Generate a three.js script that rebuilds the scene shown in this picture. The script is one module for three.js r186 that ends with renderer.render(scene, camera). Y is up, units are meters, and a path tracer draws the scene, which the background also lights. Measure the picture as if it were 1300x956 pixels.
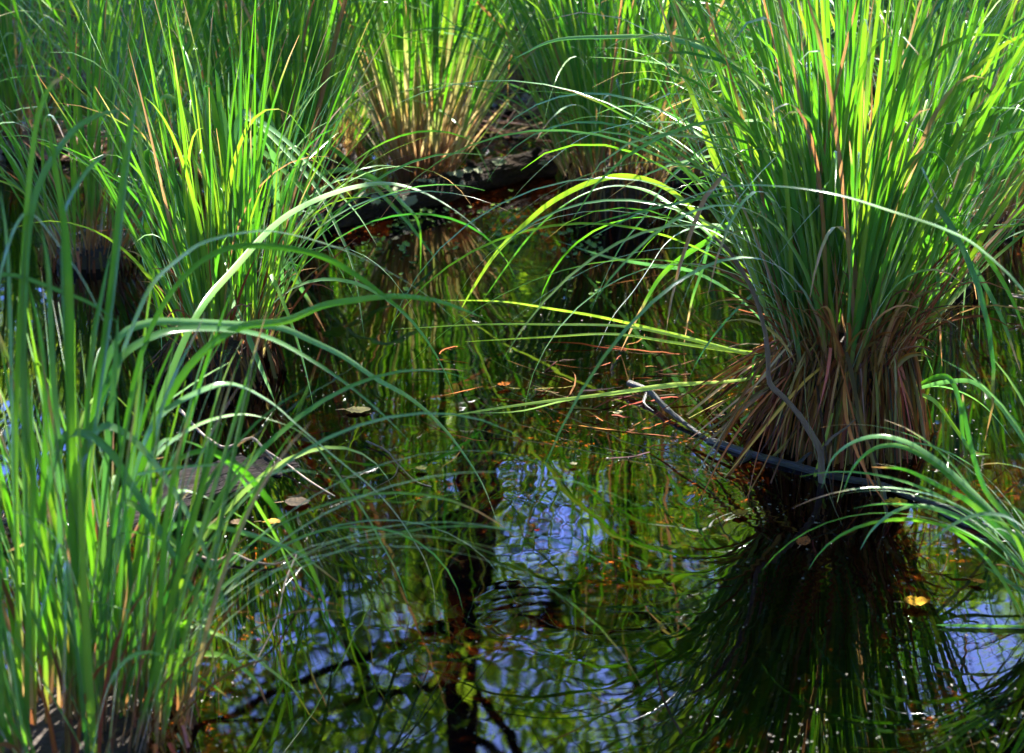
import * as THREE from 'three';
import { mergeGeometries } from 'three/addons/utils/BufferGeometryUtils.js';

// ------------------------------------------------------------------ camera, sky, sun, exposure
const scene = new THREE.Scene();
const CAM_H = 1.3, PITCH = 21 * Math.PI / 180, FOV = 25;
const camera = new THREE.PerspectiveCamera(FOV, 1024 / 753, 0.05, 600);
camera.position.set(0, CAM_H, 0);
camera.rotation.order = 'YXZ';
camera.rotation.x = -PITCH;
camera.focus = 3.3;
camera.userData.fStop = 5.0;
camera.updateMatrixWorld(true);

const renderer = new THREE.WebGLRenderer({ antialias: true });
renderer.toneMapping = THREE.LinearToneMapping;
renderer.toneMappingExposure = 8.5;
renderer.shadowMap.enabled = true;

const SUN = new THREE.Vector3(0.22, 0.78, -0.56).normalize();
{
  const W = 1024, H = 512, data = new Float32Array(W * H * 4), d = new THREE.Vector3();
  for (let j = 0; j < H; j++) for (let i = 0; i < W; i++) {
    const v = (j + 0.5) / H, u = (i + 0.5) / W;
    const el = (v - 0.5) * Math.PI, az = (u - 0.5) * 2 * Math.PI;
    d.set(Math.cos(el) * Math.cos(az), Math.sin(el), Math.cos(el) * Math.sin(az));
    const up = Math.max(0, d.y), t = Math.pow(1 - up, 2.6);
    const c = Math.max(0, d.dot(SUN));
    const mie = 0.25 * Math.pow(c, 10) + 0.06 * c * c;
    const k = (j * W + i) * 4;
    data[k] = 0.03 + 0.37 * t + mie * 0.8;
    data[k + 1] = 0.075 + 0.72 * t + mie * 0.86;
    data[k + 2] = 0.28 + 2.9 * t + mie;
    data[k + 3] = 1;
  }
  const sky = new THREE.DataTexture(data, W, H, THREE.RGBAFormat, THREE.FloatType);
  sky.mapping = THREE.EquirectangularReflectionMapping;
  sky.magFilter = sky.minFilter = THREE.LinearFilter;
  sky.needsUpdate = true;
  scene.background = sky;
  scene.environment = sky;
}
const sun = new THREE.DirectionalLight(new THREE.Color(1, 0.95, 0.85), 5);
sun.position.copy(SUN).multiplyScalar(40).add(new THREE.Vector3(0, 0, -4));
sun.target.position.set(0, 0, -4);
sun.castShadow = true;
Object.assign(sun.shadow.camera, { left: -9, right: 9, top: 9, bottom: -9, near: 1, far: 90 });
sun.shadow.mapSize.set(2048, 2048);
sun.shadow.bias = -0.0005;
scene.add(sun, sun.target);

// ------------------------------------------------------------------ helpers
function rng(seed) {
  let a = seed >>> 0;
  const f = () => { a = (a + 0x6D2B79F5) >>> 0; let t = a; t = Math.imul(t ^ (t >>> 15), t | 1); t ^= t + Math.imul(t ^ (t >>> 7), t | 61); return ((t ^ (t >>> 14)) >>> 0) / 4294967296; };
  f.r = (lo, hi) => lo + (hi - lo) * f();
  f.n = () => (f() + f() + f() + f() - 2) * 0.87;          // roughly normal, sd about 0.5
  f.pick = a => a[Math.floor(f() * a.length)];
  return f;
}
const hash = (x, y, s = 0) => { let h = Math.imul(x, 374761393) + Math.imul(y, 668265263) + Math.imul(s, 1274126177); h = Math.imul(h ^ (h >>> 13), 1274126177); return ((h ^ (h >>> 16)) >>> 0) / 4294967296; };
function noise(x, y, s = 0) {
  const xi = Math.floor(x), yi = Math.floor(y), fx = x - xi, fy = y - yi, u = fx * fx * (3 - 2 * fx), v = fy * fy * (3 - 2 * fy);
  const a = hash(xi, yi, s), b = hash(xi + 1, yi, s), c = hash(xi, yi + 1, s), d = hash(xi + 1, yi + 1, s);
  return a + (b - a) * u + (c - a) * v + (a - b - c + d) * u * v;
}
function fbm(x, y, o = 4, s = 0) { let r = 0, a = 0.5, n = 0; for (let i = 0; i < o; i++) { r += a * noise(x, y, s + i); n += a; a *= 0.5; x *= 2.03; y *= 2.03; } return r / n; }
const smooth = (a, b, x) => { const t = Math.min(1, Math.max(0, (x - a) / (b - a))); return t * t * (3 - 2 * t); };
const V = (x, y, z) => new THREE.Vector3(x, y, z);
const FPX = 478 / Math.tan(FOV * Math.PI / 360);
// the direction through a pixel of the 1300 x 956 photograph
function ray(px, py) { return V((px - 650) / FPX, -(py - 478) / FPX, -1).applyQuaternion(camera.quaternion).normalize(); }
// where that direction meets the level at height y (the water unless said otherwise)
function at(px, py, y = 0) { const d = ray(px, py); return camera.position.clone().addScaledVector(d, (y - CAM_H) / d.y); }
// where it meets the upright plane through p whose level direction is az (0 = along +x, positive = away from the camera)
function onPlane(px, py, p, az) {
  const d = ray(px, py), n = V(Math.sin(az), 0, Math.cos(az));
  return camera.position.clone().addScaledVector(d, p.clone().sub(camera.position).dot(n) / d.dot(n));
}
const mpp = p => p.distanceTo(camera.position) / FPX;       // metres per photograph pixel at p
const toPix = p => { const q = p.clone().applyMatrix4(camera.matrixWorldInverse); return [650 + q.x / -q.z * FPX, 478 - q.y / -q.z * FPX, -q.z]; };
camera.matrixWorldInverse.copy(camera.matrixWorld).invert();

const taken = new Map();
function numbered(name) { const n = taken.get(name) || 0; taken.set(name, n + 1); return n ? `${name}_${String(n).padStart(3, '0')}` : name; }
function tag(o, label, category, group) { o.userData.label = label; o.userData.category = category; if (group) o.userData.group = group; return o; }
function part(name, geo, mat, parent, kind) {
  const m = new THREE.Mesh(geo, mat); m.name = name; m.castShadow = m.receiveShadow = true; parent.add(m);
  if (kind) m.userData.kind = kind;
  return m;
}
function thing(name, label, category, p, group) {
  const g = new THREE.Group(); g.name = numbered(name); g.position.copy(p); scene.add(g);
  return tag(g, label, category, group);
}
function solo(name, geo, mat, label, category, group) {
  const m = part(numbered(name), geo, mat, scene); return tag(m, label, category, group);
}
function texture(n, fn, srgb) {
  const d = new Uint8Array(n * n * 4);
  for (let j = 0; j < n; j++) for (let i = 0; i < n; i++) { const c = fn(i / n, j / n, i, j), k = (j * n + i) * 4; d[k] = c[0]; d[k + 1] = c[1]; d[k + 2] = c[2]; d[k + 3] = 255; }
  const t = new THREE.DataTexture(d, n, n); t.magFilter = THREE.LinearFilter; t.minFilter = THREE.LinearMipmapLinearFilter; t.generateMipmaps = true;
  t.wrapS = t.wrapT = THREE.RepeatWrapping; if (srgb) t.colorSpace = THREE.SRGBColorSpace; t.needsUpdate = true; return t;
}
// noise that repeats every p cells
function pnoise(x, y, p, s) { const m = v => ((v % p) + p) % p, xi = Math.floor(x), yi = Math.floor(y), fx = x - xi, fy = y - yi, u = fx * fx * (3 - 2 * fx), v = fy * fy * (3 - 2 * fy); const a = hash(m(xi), m(yi), s), b = hash(m(xi + 1), m(yi), s), c = hash(m(xi), m(yi + 1), s), d = hash(m(xi + 1), m(yi + 1), s); return a + (b - a) * u + (c - a) * v + (a - b - c + d) * u * v; }
function pfbm(u, v, p, o, s) { let r = 0, a = 0.5, n = 0; for (let i = 0; i < o; i++) { r += a * pnoise(u * p, v * p, p, s + i); n += a; a *= 0.55; p *= 2; } return r / n; }

// ------------------------------------------------------------------ materials
const bladeMat = new THREE.MeshPhysicalMaterial({ name: 'sedge_leaf', color: 0xffffff, vertexColors: true, side: THREE.DoubleSide, roughness: 1, transmission: 0.5, thickness: 0, ior: 1.4, clearcoat: 0.8, clearcoatRoughness: 0.22 });
const strawMat = new THREE.MeshPhysicalMaterial({ name: 'dead_leaf', color: 0xffffff, vertexColors: true, side: THREE.DoubleSide, roughness: 0.9, specularIntensity: 0.35 });
const peatBump = texture(512, (u, v) => { const h = 255 * Math.min(1, Math.max(0, pfbm(u, v, 8, 6, 3) * 1.5 - 0.25)); return [h, h, h]; });
const peatMat = new THREE.MeshStandardMaterial({ name: 'peat', color: new THREE.Color().setRGB(0.020, 0.012, 0.007), roughness: 0.85, bumpMap: peatBump, bumpScale: 0.01 });

// ------------------------------------------------------------------ terrain and water
function ground(x, z) {
  const D = -z, n = fbm(x * 1.3 + 7, z * 1.3, 4, 11) - 0.5, f = fbm(x * 6, z * 6, 3, 21) - 0.5;
  let h = -0.17 + 0.10 * n + 0.03 * f;
  const back = smooth(4.75, 5.5, D + 0.5 * n + 0.10 * Math.sin(x * 2.1));
  h += back * (0.165 + 0.10 * n + 0.02 * f);
  const rb = Math.exp(-(((x - 1.55) / 0.55) ** 2) - (((D - 3.75) / 0.42) ** 2));      // wet mud behind the large tussock
  h += rb * 0.20;
  const lb = Math.exp(-(((x + 1.9) / 0.6) ** 2) - (((D - 4.2) / 0.7) ** 2));
  h += lb * 0.12;
  h += 0.10 * Math.exp(-(((x + 0.42) / 0.16) ** 2) - (((D - 2.75) / 0.14) ** 2));
  h += 0.165 * Math.exp(-(((x + 0.80) / 0.30) ** 2) - (((D - 2.62) / 0.15) ** 2));
  const far = Math.max(smooth(8.5, 14, D), smooth(4, 9, Math.abs(x)), smooth(0.5, 4, z));
  h += far * (0.30 + 0.25 * n);
  h += smooth(20, 160, Math.hypot(x, z)) * 6 * fbm(x * 0.02, z * 0.02, 3, 5);
  return h;
}
function grid(xs, zs, fn) {
  const nx = xs.length, nz = zs.length, pos = new Float32Array(nx * nz * 3), uv = new Float32Array(nx * nz * 2), idx = [];
  for (let j = 0; j < nz; j++) for (let i = 0; i < nx; i++) {
    const k = j * nx + i; pos[k * 3] = xs[i]; pos[k * 3 + 1] = fn(xs[i], zs[j]); pos[k * 3 + 2] = zs[j]; uv[k * 2] = xs[i]; uv[k * 2 + 1] = zs[j];
    if (i && j) { const a = k - nx - 1, b = k - nx, c = k - 1; idx.push(a, c, b, b, c, k); }
  }
  const g = new THREE.BufferGeometry();
  g.setAttribute('position', new THREE.BufferAttribute(pos, 3)); g.setAttribute('uv', new THREE.BufferAttribute(uv, 2)); g.setIndex(idx); g.computeVertexNormals();
  return g;
}
const spread = (lo, hi, step, outLo, outHi) => { const a = []; let s = step, x = lo; const left = []; while (x > outLo) { s *= 1.22; x -= s; left.unshift(Math.max(x, outLo)); } a.push(...left); for (x = lo; x <= hi; x += step) a.push(x); s = step; while (x < outHi) { a.push(Math.min(x, outHi)); s *= 1.22; x += s; } a.push(outHi); return [...new Set(a)]; };
{
  const g = grid(spread(-3.2, 3.2, 0.045, -220, 220), spread(-9.5, -1.2, 0.045, -220, 220), ground);
  const map = texture(1024, (u, v) => {
    const a = pfbm(u, v, 6, 6, 31), b = pfbm(u, v, 48, 3, 41), c = pfbm(u, v, 14, 4, 51), o = Math.max(0, c - 0.52) * 4;
    const k = 0.55 + 0.9 * (a - 0.5) + 1.1 * (b - 0.5);
    return [Math.max(8, Math.min(255, 56 * k + 36 * o)), Math.max(6, Math.min(255, 42 * k + 14 * o)), Math.max(5, Math.min(255, 34 * k + 3 * o))];
  }, true);
  const bump = texture(1024, (u, v) => { const h = 255 * (0.6 * pfbm(u, v, 30, 4, 61) + 0.4 * pfbm(u, v, 120, 2, 71)); return [h, h, h]; });
  const rough = texture(512, (u, v) => { const h = 255 * Math.min(1, Math.max(0.22, pfbm(u, v, 12, 5, 81) * 1.6 - 0.3)); return [h, h, h]; });
  for (const t of [map, bump, rough]) t.repeat.set(0.5, 0.5);
  const m = part('ground', g, new THREE.MeshStandardMaterial({ name: 'wet_mud', map, bumpMap: bump, bumpScale: 0.018, roughnessMap: rough, roughness: 1 }), scene);
  m.userData.kind = 'structure'; m.userData.label = 'dark wet peat mud of the swamp floor'; m.userData.category = 'ground';
}
const rippleAt = [[at(1010, 690), 0.0001, 0.022, 0.34], [at(700, 830), 0.00004, 0.030, 0.25], [at(480, 560), 0.00006, 0.028, 0.2]];
function wave(x, z) {
  let h = 0;
  const calm = 0.4 + 1.1 * smooth(0.45, 0.7, fbm(x * 1.1 + 3, z * 1.1, 3, 91));
  h += calm * 0.0012 * (fbm(x * 4.2, z * 5, 2, 101) - 0.5);
  h += calm * 0.0002 * (fbm(x * 15, z * 19, 2, 111) - 0.5);
  for (const [c, a, l, r] of rippleAt) {
    const d = Math.hypot(x - c.x, z - c.z);
    if (d < r * 2.6) h += a * Math.exp(-((d / r) ** 2)) * Math.sin(d / l * 6.283 + 2 * noise(x * 6, z * 6, 7)) * smooth(0, 0.12, d) * smooth(0.42, 0.68, fbm(x * 4.1 + 9, z * 4.1, 2, 17));
  }
  return h;
}
{
  const xs = spread(-1.5, 1.5, 0.006, -7, 7), zs = spread(-5.2, -1.9, 0.006, -12, 1);
  const g = grid(xs, zs, wave);
  const m = part('water', g, new THREE.MeshPhysicalMaterial({ name: 'bog_water', color: new THREE.Color().setRGB(0.16, 0.075, 0.026), roughness: 0.015, transmission: 1, thickness: 0, ior: 1.55 }), scene);
  m.userData.kind = 'structure'; m.userData.label = 'still tea brown bog water mirroring trees and sky'; m.userData.category = 'water';
}

// ------------------------------------------------------------------ blades of sedge
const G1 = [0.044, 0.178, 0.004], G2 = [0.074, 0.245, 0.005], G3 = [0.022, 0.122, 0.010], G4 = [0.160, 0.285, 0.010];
const S1 = [0.30, 0.130, 0.042], S2 = [0.15, 0.050, 0.018], S3 = [0.42, 0.27, 0.11];
const mix = (a, b, t) => [a[0] + (b[0] - a[0]) * t, a[1] + (b[1] - a[1]) * t, a[2] + (b[2] - a[2]) * t];
function bladeGeometry(pts, w, o) {
  // pts: points from the base to the tip; w: width in metres; o.side: first width direction; o.twist: turn along the blade; o.color(t)
  const n = pts.length, pos = new Float32Array(n * 9), col = new Float32Array(n * 9), idx = [];
  const T = V(0, 0, 0), side = o.side.clone(), B = V(0, 0, 0), N = V(0, 0, 0);
  for (let i = 0; i < n; i++) {
    const t = i / (n - 1), p = pts[i];
    T.subVectors(pts[Math.min(n - 1, i + 1)], pts[Math.max(0, i - 1)]).normalize();
    side.addScaledVector(T, -side.dot(T)).normalize();
    B.copy(side).applyAxisAngle(T, o.twist0 + o.twist * t); N.crossVectors(B, T);
    const prof = (o.neck + (1 - o.neck) * smooth(0, 0.22, t)) * Math.pow(Math.max(0, 1 - Math.pow(t, o.pow)), 0.75), hw = Math.max(0.0003, w * 0.5 * prof);
    const keel = hw * o.keel;
    const k = i * 9;
    pos[k] = p.x + B.x * hw; pos[k + 1] = p.y + B.y * hw; pos[k + 2] = p.z + B.z * hw;
    pos[k + 3] = p.x - N.x * keel; pos[k + 4] = p.y - N.y * keel; pos[k + 5] = p.z - N.z * keel;
    pos[k + 6] = p.x - B.x * hw; pos[k + 7] = p.y - B.y * hw; pos[k + 8] = p.z - B.z * hw;
    const c = o.color(t);
    for (let q = 0; q < 3; q++) { const f = q === 1 ? 1.12 : 1; col[k + q * 3] = c[0] * f; col[k + q * 3 + 1] = c[1] * f; col[k + q * 3 + 2] = c[2] * f; }
    if (i) { const a = (i - 1) * 3, b = i * 3; idx.push(a, b, a + 1, a + 1, b, b + 1, a + 1, b + 1, a + 2, a + 2, b + 1, b + 2); }
  }
  const g = new THREE.BufferGeometry();
  g.setAttribute('position', new THREE.BufferAttribute(pos, 3)); g.setAttribute('color', new THREE.BufferAttribute(col, 3)); g.setIndex(idx); g.computeVertexNormals();
  return g;
}
function bladeColor(R, sheath, dry, tone) {
  const v = R(), base = v < 0.35 ? mix(G1, G2, R()) : v < 0.6 ? mix(G1, G3, R()) : v < 0.9 ? mix(G2, G4, R() * 0.6) : G4;
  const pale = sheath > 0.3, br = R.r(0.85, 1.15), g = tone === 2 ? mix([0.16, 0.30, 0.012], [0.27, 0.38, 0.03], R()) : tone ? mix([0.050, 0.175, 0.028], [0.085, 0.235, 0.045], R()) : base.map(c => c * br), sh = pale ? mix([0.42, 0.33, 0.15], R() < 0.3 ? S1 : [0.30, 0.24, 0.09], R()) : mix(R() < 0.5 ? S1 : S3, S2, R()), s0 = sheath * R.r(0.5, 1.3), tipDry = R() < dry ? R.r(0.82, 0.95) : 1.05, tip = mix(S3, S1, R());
  const dead = R() < 0.05 && sheath > 0.05, sd = R.r(0, 900), gg = dead ? tip.map(c => c * 0.8) : g;
  return t => { const q = noise(t * 9 + sd, 3, 5), a = mix(pale ? mix(S2, sh, smooth(0.05, 0.17, t)) : sh, mix(gg, q > 0.72 ? G4 : gg.map(c => c * 0.8), Math.abs(q - 0.5) * 0.9), smooth(s0 * 0.55, s0 * 1.25, t)); return mix(a, tip, smooth(tipDry - 0.03, tipDry + 0.04, t)); };
}
// one free blade: leaves the base at lean (radians off upright) towards az and bends over by bend, most of it late
function bladePoints(p, az, lean, bend, L, late, R, n = 13, kink) {
  const pts = [p.clone()], q = p.clone(); let th = lean, a = az;
  const da = R.n() * 0.25;
  for (let i = 1; i < n; i++) {
    const t = i / (n - 1), ds = L / (n - 1);
    th = lean + bend * Math.pow(t, late) + (kink && t > kink[0] ? kink[1] * smooth(kink[0], kink[0] + 0.08, t) : 0);
    a += da / n;
    q.x += Math.sin(th) * Math.cos(a) * ds; q.z += Math.sin(th) * Math.sin(a) * ds; q.y += Math.cos(th) * ds;
    if (q.y < 0.004) q.y = 0.004 + 0.002 * R();
    pts.push(q.clone());
  }
  return pts;
}
function seenLength(pts) {
  let s = 0, last = null;
  for (const p of pts) { const q = toPix(p); const inside = q[0] > 0 && q[0] < 1300 && q[1] > 0 && q[1] < 956; if (last && inside) s += Math.hypot(q[0] - last[0], q[1] - last[1]); last = q; }
  return s;
}
// a tussock: o = { p: base on the ground, r, h: stool, shoots, perShoot, L: [lo, hi], w: [lo, hi], lean, bend: [lo, hi], late, az bias, own: how many blades stay single meshes }
function tussock(o) {
  const R = rng(o.seed), g = thing('sedge_tussock', o.label, 'sedge tussock', o.p, 'sedge tussocks standing in the swamp');
  const list = [], stems = [];
  const local = pts => pts.map(p => p.clone().sub(o.p));
  const top = o.h;
  for (let s = 0; s < o.shoots; s++) {
    const rr = Math.sqrt(R()) * o.r, a = R() * 6.283, b = V(o.p.x + Math.cos(a) * rr, o.p.y + top * (1 - 0.35 * (rr / o.r) ** 2), o.p.z + Math.sin(a) * rr * 0.9);
    const shootAz = a + R.n() * 0.9, shootLean = o.lean * (0.25 + 0.9 * rr / o.r) * R.r(0.6, 1.25) + 0.02;
    const per = Math.round(o.perShoot * R.r(0.7, 1.3));
    for (let k = 0; k < per; k++) {
      const L = o.L[0] + (o.L[1] - o.L[0]) * Math.pow(R(), 0.8), outer = R();
      let az = shootAz + R.n() * 1.1, lean = Math.max(0.01, shootLean + R.n() * 0.2), bend = o.bend[0] + (o.bend[1] - o.bend[0]) * outer * outer * outer;
      const dx = Math.sin(lean) * Math.cos(az) + (o.push?.[0] || 0), dz = Math.sin(lean) * Math.sin(az) + (o.push?.[1] || 0);
      az = Math.atan2(dz, dx); lean = Math.min(1.2, Math.hypot(dx, dz));
      const kink = R() < (o.kink ?? 0.06) ? [R.r(0.35, 0.75), R.r(0.8, 2.0)] : null;
      const base = b.clone().add(V(R.n() * 0.012, -0.02, R.n() * 0.012));
      const pts = bladePoints(base, az, lean, bend, L, R.r(1.6, 3.0) * (o.late || 1), R, 14, kink);
      const w = R.r(o.w[0], o.w[1]) * (0.75 + 0.35 * L / o.L[1]);
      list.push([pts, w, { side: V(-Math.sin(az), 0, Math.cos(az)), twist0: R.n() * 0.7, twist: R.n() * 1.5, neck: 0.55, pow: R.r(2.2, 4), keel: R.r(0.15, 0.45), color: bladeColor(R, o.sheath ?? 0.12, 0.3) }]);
    }
  }
  for (let k = 0; k < (o.dead || 0) * 0.35; k++) {        // last year's stems still standing among the blades
    const a = R() * 6.283, rr = o.r * Math.sqrt(R.r(0.2, 1.1)), az = a + R.n() * 0.8, b = V(o.p.x + Math.cos(a) * rr, o.p.y + top * 0.7, o.p.z + Math.sin(a) * rr);
    const pts = bladePoints(b, az, R.r(0.05, 0.6), R.r(0, 1.6), R.r(0.10, 0.34), 2, R, 9), c = mix(R() < 0.4 ? S3 : S1, S2, R()).map(x => x * R.r(0.5, 1));
    stems.push(bladeGeometry(local(pts), R.r(0.003, 0.008), { side: V(-Math.sin(az), 0, Math.cos(az)), twist0: R.n(), twist: R.n() * 3, neck: 0.9, pow: 3, keel: 0.5, color: () => c }));
  }
  if (stems.length) part('dead_stems', mergeGeometries(stems), strawMat, g, 'stuff');
  for (let k = 0; k < (o.arcs?.[0] || 0); k++) {           // slim blades arching far out over the water
    const az = o.arcs[1] + R.r(-1, 1) * o.arcs[2], b = V(o.p.x + Math.cos(az) * o.r * 0.7, o.p.y + top * 0.8, o.p.z + Math.sin(az) * o.r * 0.7);
    const pts = bladePoints(b, az, R.r(0.15, 0.6), R.r(1.5, 2.6), o.arcs[3] * R.r(0.7, 1.05), R.r(1.0, 1.5), R, 18);
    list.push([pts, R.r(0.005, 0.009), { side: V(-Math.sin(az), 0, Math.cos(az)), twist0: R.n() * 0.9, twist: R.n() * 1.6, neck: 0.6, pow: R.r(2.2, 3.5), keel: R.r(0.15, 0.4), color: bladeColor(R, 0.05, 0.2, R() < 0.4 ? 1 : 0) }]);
  }
  for (const t of o.traced || []) {                       // blades followed one by one, in the upright plane their base stands in
    const [mode, w, ...px] = t, b = o.p.clone(); b.y += top * 0.8;
    let az = mode;
    if (mode === 'w' || mode === 'f') {                                   // its tip reaches the water
      const e = at(...px[px.length - 1]); az = Math.atan2(b.z - e.z, e.x - b.x);
    }
    const raw = px.map(q => onPlane(q[0], q[1], b, az));
    for (const q of raw) if (q.y < 0.004) q.y = 0.004;
    const pts = new THREE.CatmullRomCurve3(raw, false, 'centripetal').getPoints(Math.max(14, px.length * 4));
    const tw = R.r(0.55, 1.25), mid = Math.floor(pts.length / 2), T = pts[mid + 1].clone().sub(pts[mid - 1]).normalize(), sv = V(0, 0, 1).addScaledVector(T, -T.z).normalize();
    let sign = 1;                                          // most turn their upper face to the open pool
    { const N = sv.clone().applyAxisAngle(T, tw).cross(T); if (N.y < 0) N.negate(); if (N.z < 0) sign = -1; if (R() < 0.2) sign = -sign; }
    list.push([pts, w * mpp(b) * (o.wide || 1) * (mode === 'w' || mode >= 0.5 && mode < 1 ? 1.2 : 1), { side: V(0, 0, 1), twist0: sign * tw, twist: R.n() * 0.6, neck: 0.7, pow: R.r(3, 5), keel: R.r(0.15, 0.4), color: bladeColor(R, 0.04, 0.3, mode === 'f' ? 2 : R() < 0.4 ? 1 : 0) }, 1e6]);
  }
  list.forEach(b => { b[3] = (b[3] || 0) + seenLength(b[0]) * b[1]; });
  list.sort((a, b) => b[3] - a[3]);
  const rest = [];
  list.forEach(([pts, w, op], i) => {
    const geo = bladeGeometry(local(pts), w, op);
    if (i < o.own) part('blade', geo, bladeMat, g); else rest.push(geo);
  });
  if (rest.length) part('foliage', mergeGeometries(rest), bladeMat, g, 'stuff');
  // the stool: a lumpy mound of peat and roots
  if (o.stool !== false) {
    const sr = o.r * 1.08, geo = new THREE.CylinderGeometry(sr * 0.62, sr * 1.02, o.h + 0.16, 26, 9), p = geo.attributes.position;
    for (let i = 0; i < p.count; i++) {
      const x = p.getX(i), y = p.getY(i), z = p.getZ(i), a = Math.atan2(z, x), rad = Math.hypot(x, z);
      const lump = 1 + 0.28 * (noise(a * 2.2 + 20, y * 14, o.seed) - 0.5) + 0.18 * (noise(a * 7 + 50, y * 30, o.seed + 3) - 0.5);
      p.setXYZ(i, x * lump, y + (rad < 0.01 ? 0.02 : 0) + (y > 0 ? 0.02 * (noise(x * 40, z * 40, 5) - 0.6) : 0), z * lump);
    }
    geo.translate(0, (o.h + 0.16) / 2 - 0.16 - 0.02, 0); geo.computeVertexNormals();
    part('stool', geo, peatMat, g);
    const ds = [];
    for (let k = 0; k < o.dead; k++) {                    // last year's leaves hanging down the sides
      const a = R() * 6.283, rr = o.r * R.r(0.88, 1.08), y0 = o.h * R.r(0.40, 1.0), L = R.r(0.5, 1.25) * (o.h + 0.10) * (o.deadL || 1);
      const p0 = V(o.p.x + Math.cos(a) * rr, o.p.y + y0, o.p.z + Math.sin(a) * rr), pts = [p0.clone()], q = p0.clone(), az = a + R.n() * 1.2, sway = R.n() * 0.8;
      const skirt = o.deadOut && Math.cos(a) < -0.1 && R() < 0.42 ? o.deadOut * R() : 0;
      let th = R.r(2.3, 2.9) - skirt; const end = R.r(2.86, 3.12) - skirt;
      for (let i = 1; i < 9; i++) {
        th += (end - th) * 0.45; const ds2 = L / 8;
        q.x += Math.sin(th) * Math.cos(az + sway * i / 8) * ds2; q.z += Math.sin(th) * Math.sin(az + sway * i / 8) * ds2; q.y += Math.cos(th) * ds2;
        if (q.y < o.p.y * 0 - 0.03) { q.y = -0.03; }
        pts.push(q.clone());
      }
      const v = R(), c = (v < 0.5 ? mix(S1, S2, R()) : v < 0.75 ? mix(S3, S1, R()) : [0.07, 0.035, 0.018]).map(x => x * R.r(0.35, 1) * (o.deadTone || 1));
      const c2 = c.map(x => x * R.r(0.7, 1.2));
      ds.push([pts, R.r(0.003, 0.0085), { side: V(-Math.sin(az), 0, Math.cos(az)), twist0: R.n() * 1.2, twist: R.n() * 3, neck: 0.8, pow: 3, keel: R.r(0.1, 0.7), color: t => mix(c, c2, t) }]);
    }
    ds.forEach(d => { d[3] = seenLength(d[0]) * (toPix(d[0][4])[2] < toPix(o.p)[2] + 0.02 ? 3 : 1); });
    ds.sort((a, b) => b[3] - a[3]);
    const more = [];
    ds.forEach(([pts, w, op], i) => { const geo = bladeGeometry(local(pts), w, op); if (i < (o.ownDead || 0)) part('dead_blade', geo, strawMat, g); else more.push(geo); });
    if (more.length) part('thatch', mergeGeometries(more), strawMat, g, 'stuff');
  }
  return g;
}

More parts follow.
